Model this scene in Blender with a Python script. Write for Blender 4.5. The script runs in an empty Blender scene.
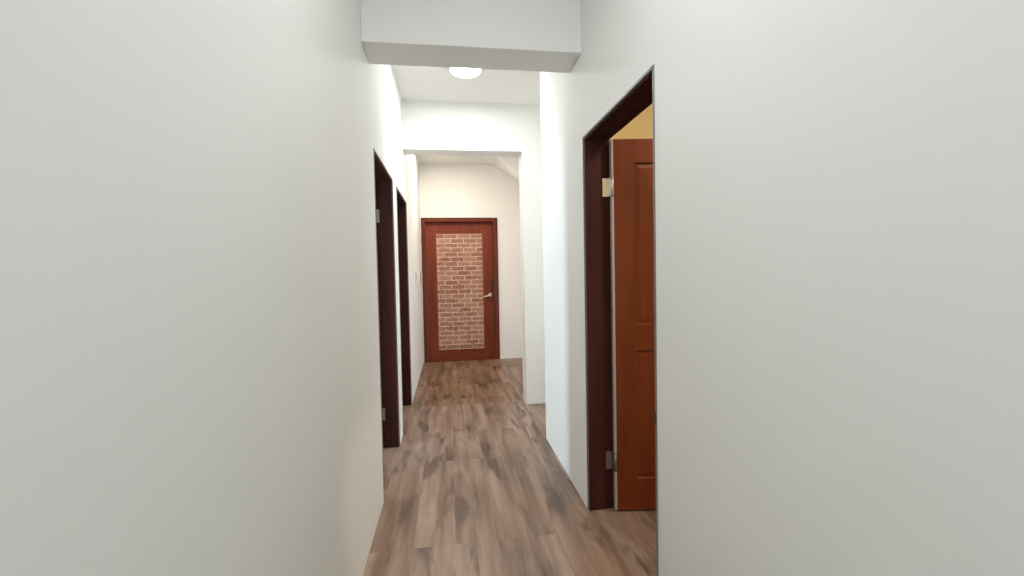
import bpy, bmesh, math, random
from mathutils import Vector, Matrix
random.seed(4)
C = bpy.context.scene.collection
R = math.radians

# ------------------------------------------------------------------ materials
def new_mat(name):
    m = bpy.data.materials.new(name); m.use_nodes = True
    nt = m.node_tree; b = nt.nodes['Principled BSDF']
    return m, nt, b
def N(nt, t, **kw):
    n = nt.nodes.new(t)
    for k, v in kw.items(): setattr(n, k, v)
    return n
def L(nt, a, b): nt.links.new(a, b)
def coords(nt, scale=(1, 1, 1), rot=(0, 0, 0), loc=(0, 0, 0)):
    tc = N(nt, 'ShaderNodeTexCoord'); mp = N(nt, 'ShaderNodeMapping')
    L(nt, tc.outputs['Object'], mp.inputs['Vector'])
    mp.inputs['Scale'].default_value = scale; mp.inputs['Rotation'].default_value = rot; mp.inputs['Location'].default_value = loc
    return mp.outputs['Vector']
def noise(nt, vec, scale, detail=3, rough=.5):
    n = N(nt, 'ShaderNodeTexNoise'); L(nt, vec, n.inputs['Vector'])
    n.inputs['Scale'].default_value = scale; n.inputs['Detail'].default_value = detail; n.inputs['Roughness'].default_value = rough
    return n.outputs['Fac']
def ramp(nt, fac, stops):
    r = N(nt, 'ShaderNodeValToRGB'); L(nt, fac, r.inputs['Fac'])
    e = r.color_ramp.elements
    while len(e) < len(stops): e.new(.5)
    for i, (p, c) in enumerate(stops):
        e[i].position = p; e[i].color = (*c, 1) if len(c) == 3 else c
    return r.outputs['Color']
def mix(nt, fac, a, b, mode='MIX'):
    m = N(nt, 'ShaderNodeMix', data_type='RGBA', blend_type=mode)
    if hasattr(fac, 'is_linked') or hasattr(fac, 'links'): L(nt, fac, m.inputs[0])
    else: m.inputs[0].default_value = fac
    for s, v in ((m.inputs[6], a), (m.inputs[7], b)):
        if isinstance(v, tuple): s.default_value = (*v, 1)
        else: L(nt, v, s)
    return m.outputs[2]
def bump(nt, b, h, strength, dist=.01):
    n = N(nt, 'ShaderNodeBump'); n.inputs['Strength'].default_value = strength; n.inputs['Distance'].default_value = dist
    L(nt, h, n.inputs['Height']); L(nt, n.outputs['Normal'], b.inputs['Normal'])

def plaster(name, col, rough=.75):
    m, nt, b = new_mat(name)
    v = coords(nt)
    n1 = noise(nt, v, 1.3, 3); n2 = noise(nt, v, 120, 2)
    lo = tuple(c * .975 for c in col)
    L(nt, ramp(nt, n1, [(.3, lo), (.7, col)]), b.inputs['Base Color'])
    b.inputs['Roughness'].default_value = rough
    b.inputs['Specular IOR Level'].default_value = .25
    bump(nt, b, n2, .04, .002)
    return m
def wood(name, lo, mid, hi, rough=.4, axis='Z', spec=.4, scale=1.0):
    m, nt, b = new_mat(name)
    sc = {'Z': (14, 14, .9), 'X': (.9, 14, 14)}[axis]
    v = coords(nt, tuple(s * scale for s in sc))
    n1 = noise(nt, v, 1.0, 5, .6)
    v2 = coords(nt, (1.1, 1.1, .5)); n2 = noise(nt, v2, 1.5, 2)
    c = ramp(nt, n1, [(.3, lo), (.5, mid), (.72, hi)])
    c = mix(nt, .35, c, ramp(nt, n2, [(.3, lo), (.7, hi)]))
    L(nt, c, b.inputs['Base Color'])
    b.inputs['Roughness'].default_value = rough; b.inputs['Specular IOR Level'].default_value = spec
    bump(nt, b, n1, .05, .002)
    return m
def metal(name, col, rough=.35):
    m, nt, b = new_mat(name)
    v = coords(nt, (1, 1, 30)); n1 = noise(nt, v, 20, 2)
    L(nt, ramp(nt, n1, [(.3, tuple(c * .9 for c in col)), (.7, col)]), b.inputs['Base Color'])
    b.inputs['Metallic'].default_value = .9; b.inputs['Roughness'].default_value = rough
    return m
def plain(name, col, rough=.5):
    m, nt, b = new_mat(name)
    n1 = noise(nt, coords(nt), 40, 2)
    L(nt, ramp(nt, n1, [(.3, tuple(c * .94 for c in col)), (.7, col)]), b.inputs['Base Color'])
    b.inputs['Roughness'].default_value = rough
    return m
def floor_mat(name, tint, dim=1.0):
    m, nt, b = new_mat(name)
    def t(c): return tuple(x * y * dim for x, y in zip(c, tint))
    # planks run along the corridor; the brick rows become plank rows
    br = N(nt, 'ShaderNodeTexBrick'); L(nt, coords(nt, rot=(0, 0, R(90))), br.inputs['Vector'])
    br.offset = .37; br.offset_frequency = 2
    br.inputs['Scale'].default_value = 1; br.inputs['Brick Width'].default_value = 1.6; br.inputs['Row Height'].default_value = .105
    br.inputs['Mortar Size'].default_value = .0006; br.inputs['Mortar Smooth'].default_value = .3
    br.inputs['Color1'].default_value = (*t((.18, .122, .094)), 1); br.inputs['Color2'].default_value = (*t((.32, .24, .195)), 1)
    br.inputs['Mortar'].default_value = (*t((.13, .085, .06)), 1)
    # every plank gets its own shift of the grain through the plank's grey value
    tc = N(nt, 'ShaderNodeTexCoord'); add = N(nt, 'ShaderNodeVectorMath', operation='MULTIPLY_ADD')
    L(nt, br.outputs['Color'], add.inputs[0]); add.inputs[1].default_value = (37, 53, 11); L(nt, tc.outputs['Object'], add.inputs[2])
    mp = N(nt, 'ShaderNodeMapping'); mp.inputs['Scale'].default_value = (12, .9, 1); L(nt, add.outputs[0], mp.inputs['Vector'])
    grain = noise(nt, mp.outputs[0], 1, 3, .5)
    mp2 = N(nt, 'ShaderNodeMapping'); mp2.inputs['Scale'].default_value = (8, 1.9, 1); L(nt, add.outputs[0], mp2.inputs['Vector'])
    blot = noise(nt, mp2.outputs[0], 1, 3, .55)
    big = noise(nt, coords(nt, (3.2, .9, 1)), 1, 2)
    c = mix(nt, .72, br.outputs['Color'], ramp(nt, grain, [(.34, t((.105, .070, .052))), (.48, t((.24, .175, .138))), (.64, t((.38, .295, .242)))]))
    c = mix(nt, ramp(nt, blot, [(.36, (.85,) * 3), (.47, (0, 0, 0))]), c, t((.085, .058, .046)))
    c = mix(nt, ramp(nt, blot, [(.58, (0, 0, 0)), (.74, (.45,) * 3)]), c, t((.52, .40, .33)))
    c = mix(nt, ramp(nt, big, [(.45, (0, 0, 0)), (.7, (.35,) * 3)]), c, t((.33, .19, .125)))
    L(nt, c, b.inputs['Base Color'])
    b.inputs['Roughness'].default_value = .36; b.inputs['Specular IOR Level'].default_value = .4
    bump(nt, b, grain, .06, .002)
    return m
def brick_mat(name):
    m, nt, b = new_mat(name)
    # panel lies in local x/z: turn z into the texture's y, with a little warp
    tc = N(nt, 'ShaderNodeTexCoord'); sep = N(nt, 'ShaderNodeSeparateXYZ'); com = N(nt, 'ShaderNodeCombineXYZ')
    L(nt, tc.outputs['Object'], sep.inputs[0]); L(nt, sep.outputs['X'], com.inputs['X']); L(nt, sep.outputs['Z'], com.inputs['Y'])
    nz = N(nt, 'ShaderNodeTexNoise'); nz.inputs['Scale'].default_value = 9; L(nt, com.outputs[0], nz.inputs['Vector'])
    wob = N(nt, 'ShaderNodeVectorMath', operation='MULTIPLY_ADD'); L(nt, nz.outputs['Color'], wob.inputs[0])
    wob.inputs[1].default_value = (.024, .018, 0)
    sh = N(nt, 'ShaderNodeVectorMath', operation='ADD'); L(nt, com.outputs[0], sh.inputs[0]); sh.inputs[1].default_value = (.03, .028, 0); L(nt, sh.outputs[0], wob.inputs[2])
    br = N(nt, 'ShaderNodeTexBrick'); L(nt, wob.outputs[0], br.inputs['Vector'])
    br.inputs['Scale'].default_value = 1; br.inputs['Brick Width'].default_value = .2; br.inputs['Row Height'].default_value = .0722
    br.inputs['Mortar Size'].default_value = .0075; br.inputs['Mortar Smooth'].default_value = .35
    br.inputs['Color1'].default_value = (.22, .09, .055, 1); br.inputs['Color2'].default_value = (.42, .235, .17, 1)
    br.inputs['Mortar'].default_value = (.42, .26, .19, 1); br.inputs['Bias'].default_value = -.05
    n1 = noise(nt, com.outputs[0], 26, 4, .6); n2 = noise(nt, com.outputs[0], 5, 2)
    c = mix(nt, ramp(nt, n1, [(.42, (0, 0, 0)), (.66, (.65,) * 3)]), br.outputs['Color'], (.44, .27, .21))
    c = mix(nt, ramp(nt, n2, [(.35, (.5,) * 3), (.5, (0, 0, 0))]), c, (.28, .12, .08))
    # pale mortar, worn away or smeared over in places
    n3 = noise(nt, com.outputs[0], 15, 3, .6)
    mm = N(nt, 'ShaderNodeMath', operation='MULTIPLY'); L(nt, br.outputs['Fac'], mm.inputs[0]); L(nt, ramp(nt, n3, [(.38, (.15,) * 3), (.52, (1, 1, 1))]), mm.inputs[1])
    c = mix(nt, mm.outputs[0], c, (.66, .49, .375))
    L(nt, c, b.inputs['Base Color']); b.inputs['Roughness'].default_value = .8
    inv = N(nt, 'ShaderNodeMath', operation='SUBTRACT'); inv.inputs[0].default_value = 1; L(nt, br.outputs['Fac'], inv.inputs[1])
    bump(nt, b, inv.outputs[0], .5, .006)
    return m
def glow(name, col, s):
    m, nt, b = new_mat(name)
    b.inputs['Base Color'].default_value = (.9, .9, .9, 1)
    b.inputs['Emission Color'].default_value = (*col, 1); b.inputs['Emission Strength'].default_value = s
    return m

M = dict(
    white=plaster('white_wall_paint', (.80, .81, .795)),
    ceil=plaster('ceiling_paint', (.78, .78, .76)),
    beam=plaster('beam_paint', (.78, .78, .77)),
    ochre=plaster('ochre_wall_paint', (.84, .72, .44)),
    floor=floor_mat('grey_brown_laminate', (.88, .825, .785)),
    floor2=floor_mat('far_room_laminate', (.95, .80, .62), .8),
    frame=wood('mahogany_frame', (.016, .004, .003), (.042, .010, .008), (.062, .015, .012), .6, spec=.15),
    frame_far=wood('red_brown_frame', (.09, .018, .009), (.145, .030, .014), (.19, .042, .018), .5, spec=.2),
    leaf=wood('orange_brown_door', (.10, .019, .004), (.15, .031, .007), (.19, .043, .010), .45, spec=.25),
    leaf_far=wood('red_brown_door', (.13, .022, .009), (.185, .035, .013), (.24, .052, .018), .45, spec=.25),
    dleaf=wood('dark_door', (.03, .009, .006), (.05, .015, .01), (.075, .022, .014), .45),
    lip=plain('pale_edge_band', (.42, .36, .38)),
    trim=plain('grey_seal', (.17, .155, .15)),
    steel=metal('satin_steel', (.75, .68, .60), .38),
    steel_shaded=metal('shaded_steel', (.30, .26, .23), .45),  # satin steel darkened: shade on lower and left hinges put into the colour
    steel2=metal('bright_steel', (.8, .76, .72), .25),
    bronze=plain('dark_bronze', (.035, .014, .01), .35),
    black=plain('black_plastic', (.01, .009, .009), .6),
    brick=brick_mat('brick_veneer'),
    plastic=plain('white_plastic', (.72, .71, .69), .4),
    plastic_g=plain('grey_plastic', (.33, .31, .30), .4),
    rocker=plain('rocker_plastic', (.55, .54, .53), .4),
    glow=glow('led_diffuser', (1, .99, .96), 14),
    glow2=glow('led_diffuser_warm', (1, .86, .68), 5),
)

# ------------------------------------------------------------------ geometry helpers
def bx(bm, a, b):
    x0, y0, z0 = (min(p, q) for p, q in zip(a, b)); x1, y1, z1 = (max(p, q) for p, q in zip(a, b))
    v = [bm.verts.new(p) for p in ((x0,y0,z0),(x1,y0,z0),(x1,y1,z0),(x0,y1,z0),(x0,y0,z1),(x1,y0,z1),(x1,y1,z1),(x0,y1,z1))]
    for f in ((3,2,1,0),(4,5,6,7),(0,1,5,4),(1,2,6,5),(2,3,7,6),(3,0,4,7)): bm.faces.new([v[i] for i in f])
def cyl(bm, c, r, h, axis='Z', seg=24, r2=None):
    mt = Matrix.Translation(c)
    if axis == 'Y': mt = mt @ Matrix.Rotation(R(90), 4, 'X')
    if axis == 'X': mt = mt @ Matrix.Rotation(R(90), 4, 'Y')
    bmesh.ops.create_cone(bm, cap_ends=True, segments=seg, radius1=r, radius2=r if r2 is None else r2, depth=h, matrix=mt)
def obj(name, bm, mat, parent=None, bev=0, smooth=False):
    if isinstance(bm, list):
        q = bmesh.new()
        for a, b in bm: bx(q, a, b)
        bm = q
    bmesh.ops.recalc_face_normals(bm, faces=bm.faces)
    me = bpy.data.meshes.new(name); bm.to_mesh(me); bm.free()
    me.materials.append(mat)
    o = bpy.data.objects.new(name, me); C.objects.link(o)
    if parent: o.parent = parent
    if smooth:
        for p in me.polygons: p.use_smooth = len(p.vertices) == 4
    if bev:
        m = o.modifiers.new('bevel', 'BEVEL'); m.width = bev; m.segments = 2; m.limit_method = 'ANGLE'
    return o
def empty(name, loc):
    o = bpy.data.objects.new(name, None); C.objects.link(o); o.location = loc; o.empty_display_size = .1; return o
def tag(o, label, cat, group=None):
    o['label'] = label; o['category'] = cat
    if group: o['group'] = group
def struct(name, boxes, mat, label=None, cat=None, bev=0):
    o = obj(name, boxes, mat, bev=bev); o['kind'] = 'structure'
    if label: tag(o, label, cat)
    return o
def tube(bm, pts, r, seg=10):
    rings = []
    for i, p in enumerate(pts):
        p = Vector(p); a = Vector(pts[max(i - 1, 0)]); c = Vector(pts[min(i + 1, len(pts) - 1)])
        d = (c - a).normalized(); u = d.orthogonal().normalized(); w = d.cross(u)
        if rings:                                   # keep the rings aligned
            u = (pu - d * pu.dot(d)).normalized(); w = d.cross(u)
        pu = u
        rings.append([bm.verts.new(p + r * (math.cos(k * 2 * math.pi / seg) * u + math.sin(k * 2 * math.pi / seg) * w)) for k in range(seg)])
    for A, B in zip(rings, rings[1:]):
        for k in range(seg): bm.faces.new((A[k], A[(k + 1) % seg], B[(k + 1) % seg], B[k]))
    bm.faces.new(rings[0][::-1]); bm.faces.new(rings[-1])

# ------------------------------------------------------------------ dimensions (metres)
XL, XR, T = -.4203, .7527, .13           # corridor walls and their thickness
ZC = 3.055                               # ceiling
H = 2.10                                 # door frame height
L1, L2 = 2.688, 3.552                    # near door on the left
L3, L4 = 3.809, 4.680                    # far door on the left
R1, R2 = 1.532, 2.393                    # door on the right
YC = 3.491                               # right wall ends, side passage begins
YE, YE2 = 4.4434, 4.645                  # cross wall with the wide opening
ZH = 2.582                               # its head
YF0 = 4.57                                # floor joint under the opening
YF = 6.917                               # far wall
D1, D2, HF = -.403, .761, 2.223          # entrance door
YB = -2.6                                # back wall
XF = 3.0

# ------------------------------------------------------------------ shell
struct('floor', [((-3.4, YB - .12, -.1), (XF + .12, YF0, 0))], M['floor'], 'grey brown wood laminate floor planks running along the corridor', 'floor')
struct('floor.001', [((-3.4, YF0, -.1), (XF + .12, YF + .3, 0))], M['floor2'], 'darker brown wood laminate floor of the entrance area', 'floor')
struct('ceiling', [((-3.4, YB - .12, ZC), (XF + .12, YF + .3, ZC + .1))], M['ceil'], 'plain white ceiling', 'ceiling')
struct('wall_left', [((XL - T, YB, 0), (XL, L1, ZC)), ((XL - T, L1, H), (XL, L2, ZC)), ((XL - T, L2, 0), (XL, L3, ZC)),
                     ((XL - T, L3, H), (XL, L4, ZC)), ((XL - T, L4, 0), (XL, YF, ZC))], M['white'], 'long white corridor wall with two dark doorways', 'wall')
struct('wall_right', [((XR, YB, 0), (XR + T, R1, ZC)), ((XR, R1, H), (XR + T, R2, ZC)), ((XR, R2, 0), (XR + T, YC, ZC))], M['white'],
       'white corridor wall with the open brown door', 'wall')
struct('wall_middle', [((XL, YE, ZH), (.7576, YE2, ZC)), ((.7576, YE, 0), (XF, YE2, ZC))], M['white'], 'white cross wall with a wide square opening', 'wall')
struct('wall_far', [((XL - T, YF, 0), (D1, YF + .2, ZC)), ((D1, YF, HF), (D2, YF + .2, ZC)), ((D2, YF, 0), (XF, YF + .2, ZC))], M['white'],
       'cream white end wall around the entrance door', 'wall')
struct('wall_back', [((-3.3, YB - .12, 0), (XF, YB, ZC))], M['white'])
# beam across the corridor
struct('trim_1', [((XL, 2.394, 2.562), (XR, 2.644, ZC))], M['beam'], 'white ceiling beam crossing the corridor overhead', 'beam', bev=.004)
# sloping soffit in the entrance area, descending to the right
def soffit():
    yf = 6.2
    back = [(.725, ZC), (.910, 2.940), (1.125, 2.810), (1.9, 2.35)]       # its line on the end wall
    front = [(.383, ZC), (.702, 2.975), (1.03, 2.654), (1.9, 1.75)]             # its free front edge
    bm = bmesh.new()
    b = [bm.verts.new((x, YF, z)) for x, z in back]; f_ = [bm.verts.new((x, yf, z)) for x, z in front]
    tb = bm.verts.new((1.9, YF, ZC)); tf = bm.verts.new((1.9, yf, ZC))
    for k in range(3): bm.faces.new((b[k], b[k + 1], f_[k + 1], f_[k]))
    bm.faces.new(f_ + [tf]); bm.faces.new([tb] + b[::-1]); bm.faces.new((b[3], tb, tf, f_[3])); bm.faces.new((b[0], f_[0], tf, tb))
    o = obj('trim_2', bm, M['white']); o['kind'] = 'structure'; tag(o, 'white sloping stair soffit under the entrance ceiling at right', 'soffit')
soffit()
# rooms and passage beyond the openings
struct('wall_left_room', [((-3.4, YB, 0), (-3.28, YF, ZC)), ((-3.28, L2 + .06, 0), (XL - T, L2 + .14, ZC)), ((-3.28, 1.2, 0), (XL - T, 1.3, ZC)),
                          ((-3.28, 6.0, 0), (XL - T, 6.1, ZC))], M['white'])
struct('wall_right_room', [((XF, YB, 0), (XF + .12, 3.371, ZC)), ((XR + T, 3.371, 0), (XF, 3.375, ZC)), ((XR + T, .2, 0), (XF, .3, ZC))], M['ochre'],
       'ochre yellow wall of the room behind the open brown door', 'wall')
struct('wall_passage', [((XR + T, 3.375, 0), (XF, YC, ZC)), ((XF, YC, 0), (XF + .12, YF, ZC))], M['white'])

# ------------------------------------------------------------------ panelled room doors
def panel_leaf(root, hinge, ang, w, h, mat, side):
    """leaf turning on a vertical hinge; side=+1 opens to +x, -1 to -x; thickness away from the camera"""
    t = .038; st = .115
    s = side
    zb = .012
    rails = [(zb, .19), (.912, 1.056), (h - .128, h)]
    boxes = [((0, 0, zb), (s * st, t, h)), ((s * (w - st), 0, zb), (s * w, t, h))]
    boxes += [((s * st, 0, a), (s * (w - st), t, b)) for a, b in rails]
    lf = obj('door_leaf', boxes, mat, root)
    lf.location = hinge; lf.rotation_euler = (0, 0, ang)
    for (a, b) in ((.19, .912), (1.056, h - .128)):
        bm = bmesh.new()
        x0, x1 = s * st, s * (w - st)
        if x0 > x1: x0, x1 = x1, x0
        def ring(d, y): return [bm.verts.new(p) for p in ((x0 + d, y, a + d), (x1 - d, y, a + d), (x1 - d, y, b - d), (x0 + d, y, b - d))]
        for y0, sg in ((0, 1), (t, -1)):
            q = [ring(0, y0 + sg * .001), ring(.004, y0 + sg * .009), ring(.010, y0 + sg * .009), ring(.030, y0 + sg * .005)]
            for u, v in zip(q, q[1:]):
                for k in range(4): bm.faces.new((u[k], u[(k + 1) % 4], v[(k + 1) % 4], v[k]))
            bm.faces.new(q[-1])
        obj('panel', bm, mat, lf)
    # pale lipping on the hinge edge
    obj('edge_band', [((-s * .012, .002, zb), (0, t - .003, h))], M['lip'], lf)
    # lever handle on both faces
    hx = s * (w - .06)
    bm = bmesh.new()
    for y, d in ((-.004, -1), (t + .004, 1)):
        cyl(bm, (hx, y, .98), .026, .008, 'Y', 20)
        tube(bm, [(hx, y, .98), (hx, y + d * .04, .98), (hx - s * .02, y + d * .048, .98), (hx - s * .11, y + d * .048, .98)], .009)
    obj('door_handle', bm, M['steel2'], lf, smooth=True)
    return lf
def room_door(name, x_face, y0, y1, side, label, hinge_z, leaf_mat, ang):
    """frame lines the whole wall thickness; side +1: room lies towards +x"""
    root = empty(name, (x_face, y0, 0)); root['kind'] = 'structure'; tag(root, label, 'door')
    s = side; W = y1 - y0; f = .020; e = s * .006; b0 = s * (T - .034); b1 = s * (T + .0195); g = .011
    # jambs and head, the room side rebated so that the leaf can close into it
    fr = [((e, 0, 0), (b0, f, H)), ((e, W - f, 0), (b0, W, H)), ((e, f, H - f), (b0, W - f, H)),
          ((b0, 0, 0), (b1, g, H)), ((b0, W - g, 0), (b1, W, H)), ((b0, g, H - g), (b1, W - g, H))]
    obj('door_frame', fr, M['frame'], root)
    q = -s * .003; k = .0105
    obj('edge_strip', [((q, 0, 0), (e, k, H)), ((q, W - k, 0), (e, W, H)), ((q, k, H - k), (e, W - k, H))], M['trim'], root)
    hx = s * (T + .0225); hy = W - .062
    lf = panel_leaf(root, (hx, hy, 0), ang, W - .06, H - .025, leaf_mat, s)
    for z in hinge_z:
        bm = bmesh.new()
        cyl(bm, (s * (T + .012), hy - .003, z), .0065, .102, 'Z', 14)
        cyl(bm, (s * (T + .012), hy - .003, z + .053), .0045, .006, 'Z', 14)
        hm = M['steel'] if z > 1 and s > 0 else M['steel_shaded']
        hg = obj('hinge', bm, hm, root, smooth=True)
        # leaf plates: one on the frame rebate, one wrapping the leaf's edge
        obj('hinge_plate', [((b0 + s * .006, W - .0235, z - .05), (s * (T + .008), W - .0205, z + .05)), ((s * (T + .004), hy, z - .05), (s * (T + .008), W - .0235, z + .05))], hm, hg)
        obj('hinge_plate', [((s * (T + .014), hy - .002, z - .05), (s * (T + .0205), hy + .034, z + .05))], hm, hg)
    # strike plate with its lip on the near jamb
    obj('strike_plate', [((s * .05, f, .80), (s * .078, f + .002, .88)), ((q - s * .003, .004, .785), (e, .012, .825))], M['bronze'], root)
    return root
room_door('door_1', XR, R1, R2, 1, 'orange brown panelled door standing open in the right wall, dark mahogany frame', (1.82, .285), M['leaf'], R(-7))
room_door('door_2', XL, L1, L2, -1, 'dark mahogany door frame in the left wall, the nearer of two', (1.815, .27), M['dleaf'], R(4))
room_door('door_3', XL, L3, L4, -1, 'dark mahogany door frame in the left wall, farther one beside the cross wall', (1.815, .27), M['dleaf'], R(4))

# ------------------------------------------------------------------ entrance door
root = empty('door_4', ((D1 + D2) / 2, YF, 0)); root['kind'] = 'structure'
tag(root, 'closed red brown entrance door with a brick faced centre panel', 'door')
cx = (D1 + D2) / 2; w2 = (D2 - D1) / 2; fw = .052
obj('door_frame', [((-w2, -.012, 0), (-w2 + fw, .12, HF)), ((w2 - fw - .012, -.012, 0), (w2, .12, HF)), ((-w2 + fw, -.012, HF - .055), (w2 - fw - .012, .12, HF)),
                   ((-w2 + fw, .096, HF - .085), (w2 - fw - .012, .12, HF - .055))], M['frame_far'], root, bev=.004)
obj('edge_strip', [((-w2 - .004, -.016, 0), (-w2 + .005, -.012, HF)), ((w2 - .005, -.016, 0), (w2 + .004, -.012, HF)), ((-w2 - .004, -.016, HF - .008), (w2 + .004, -.012, HF + .004))], M['frame'], root)
lx0, lx1 = -w2 + fw + .003, w2 - fw - .015
lf = obj('door_leaf', [((lx0, .03, .01), (lx1, .058, HF - .058))], M['leaf_far'], root, bev=.003)
lf.location.y = .034
px0, px1, pz0, pz1 = -.1875 - cx, .527 - cx, .174, 1.984
obj('brick_panel', [((px0, .018, pz0), (px1, .03, pz1))], M['brick'], lf)
bd = .007
obj('panel_bead', [((px0 - bd, .022, pz0 - bd), (px0, .03, pz1 + bd)), ((px1, .022, pz0 - bd), (px1 + bd, .03, pz1 + bd)),
                   ((px0, .022, pz0 - bd), (px1, .03, pz0)), ((px0, .022, pz1), (px1, .03, pz1 + bd))], M['leaf_far'], lf)
# long dark lock plate, lock body, lever
hx = .640 - cx
lk = obj('lock_plate', [((hx + .018, .021, 1.005), (hx + .034, .03, 1.26)),], M['bronze'], lf, bev=.002)
obj('lock_case', [((hx + .012, .006, 1.165), (hx + .062, .03, 1.262))], M['bronze'], lf, bev=.004)
bm = bmesh.new()
cyl(bm, (hx, .026, 1.02), .027, .010, 'Y', 24)
tube(bm, [(hx, .03, 1.02), (hx, -.008, 1.02), (hx - .008, -.018, 1.019), (hx - .03, -.022, 1.008), (hx - .065, -.022, .997), (hx - .115, -.020, .998)], .0115)
obj('door_handle', bm, M['steel2'], lf, smooth=True)
obj('threshold', [((-w2 + fw, -.01, 0), (w2 - fw - .012, .12, .01))], M['frame_far'], root)

# ------------------------------------------------------------------ things on the far part of the left wall
# wall phone-like intercom panel close to the entrance door
t = empty('intercom', (XL - .001, 6.22, 1.235))
tag(t, 'slim white intercom panel with grey handset on the left wall, nearest the entrance door', 'intercom')
obj('housing', [((0, -.05, 0), (.022, .05, .17))], M['plastic'], t, bev=.004)
obj('handset', [((.022, -.040, .01), (.042, -.008, .16))], M['plastic_g'], t, bev=.006)
obj('button', [((.022, .01, .04), (.026, .03, .06))], M['plastic_g'], t, bev=.001)
t = empty('switch_plate', (XL - .001, 5.98, 1.02))
tag(t, 'low white light switch plate on the left wall before the intercom', 'light switch')
obj('plate', [((0, -.036, 0), (.009, .036, .115))], M['plastic'], t, bev=.002)
for z in (.022, .062): obj('rocker', [((.009, -.02, z), (.014, .02, z + .032))], M['rocker'], t, bev=.001)
t = empty('control_panel', (XL - .001, 5.67, 1.20))
tag(t, 'taller thin white control panel on the left wall, farthest from the entrance door', 'control panel')
obj('housing', [((0, -.04, 0), (.012, .04, .19))], M['plastic'], t, bev=.003)
obj('screen', [((.012, -.028, .09), (.0135, .028, .17))], M['plastic_g'], t)

# ------------------------------------------------------------------ ceiling lamps
def lamp(loc, r, gm, label, power, col, size=None):
    t = empty('ceiling_light', loc); tag(t, label, 'ceiling light')
    bm = bmesh.new(); cyl(bm, (0, 0, -.008), r, .016, 'Z', 48)
    bmesh.ops.recalc_face_normals(bm, faces=bm.faces)
    obj('rim', bm, M['plastic'], t)
    bm = bmesh.new(); cyl(bm, (0, 0, -.019), r * .90, .006, 'Z', 48, r2=r * .94)
    obj('diffuser', bm, gm, t)
    l = bpy.data.lights.new('lamp_light', 'AREA'); l.shape = 'DISK'; l.size = 2 * r * .9; l.energy = power; l.color = col
    o = bpy.data.objects.new('lamp_light', l); C.objects.link(o); o.parent = t; o.location = (0, 0, -.026)
lamp((.175, 3.73, ZC), .135, M['glow'], 'bright round flush ceiling light behind the corridor beam', 15.5, (1, .985, .95))
lamp((.17, .9, ZC), .22, M['glow'], 'added round fill light on the ceiling in front of the corridor beam', 6.6, (.97, .99, 1))  # unseen lamp added to brighten the near walls
lamp((-.05, 5.75, ZC), .12, M['glow2'], 'round warm ceiling light above the entrance area', 30, (1, .82, .66))
lamp((1.75, 1.4, ZC), .14, M['glow2'], 'added round warm fill light on the ceiling of the room behind the brown door', 31, (1, .88, .72))  # unseen lamp added to light the room and the open leaf

# ------------------------------------------------------------------ other light
def area(name, loc, rot, sx, sy, e, col):
    l = bpy.data.lights.new(name, 'AREA'); l.shape = 'RECTANGLE'; l.size = sx; l.size_y = sy; l.energy = e; l.color = col
    o = bpy.data.objects.new(name, l); C.objects.link(o); o.location = loc; o.rotation_euler = rot
    return o
# unseen fill light added behind the camera for the near walls
area('fill_back', (-.05, YB + .15, 1.5), (R(90), 0, R(-22)), .7, 2.4, 26, (.93, .98, 1))
# daylight from the windows of the left room, through the doorways
area('daylight_left_room', (-3.2, 2.5, 1.5), (0, R(-90), 0), 1.5, .35, 78, (.72, .90, 1))
area('daylight_left_room_far', (-3.2, 4.6, 1.7), (0, R(-90), 0), 1.6, 1.6, 12, (.85, .93, 1))
# added fill lights: side passage and right end of the entrance area
area('fill_passage', (XF - .05, 3.97, 1.6), (0, R(90), 0), 1.6, .8, 22, (1, .99, .95))
area('fill_entrance', (XF - .05, 5.8, 1.4), (0, R(90), 0), 1.6, 1.6, 20, (.95, .97, 1))

w = bpy.data.worlds.new('world'); bpy.context.scene.world = w; w.use_nodes = True
w.node_tree.nodes['Background'].inputs[0].default_value = (.8, .85, .9, 1); w.node_tree.nodes['Background'].inputs[1].default_value = .5

# ------------------------------------------------------------------ camera
f, yaw, pitch, roll, h = 441.1266, .1408, -.0337, -.0194, 1.3547
fw_ = Vector((math.sin(yaw) * math.cos(pitch), math.cos(yaw) * math.cos(pitch), math.sin(pitch)))
rt = Vector((math.cos(yaw), -math.sin(yaw), 0)); up = rt.cross(fw_)
r2 = math.cos(roll) * rt + math.sin(roll) * up; u2 = -math.sin(roll) * rt + math.cos(roll) * up
cam = bpy.data.cameras.new('camera'); cam.sensor_width = 36; cam.lens = f / 1024 * 36; cam.clip_start = .02
co = bpy.data.objects.new('camera', cam); C.objects.link(co)
m = Matrix((r2, u2, -fw_)).transposed().to_4x4(); m.translation = Vector((0, 0, h)); co.matrix_world = m
bpy.context.scene.camera = co
s = bpy.context.scene
s.view_settings.view_transform = 'Standard'; s.view_settings.look = 'None'; s.view_settings.exposure = 0
s.cycles.max_bounces = 12; s.cycles.diffuse_bounces = 8
s.cycles.use_denoising = True
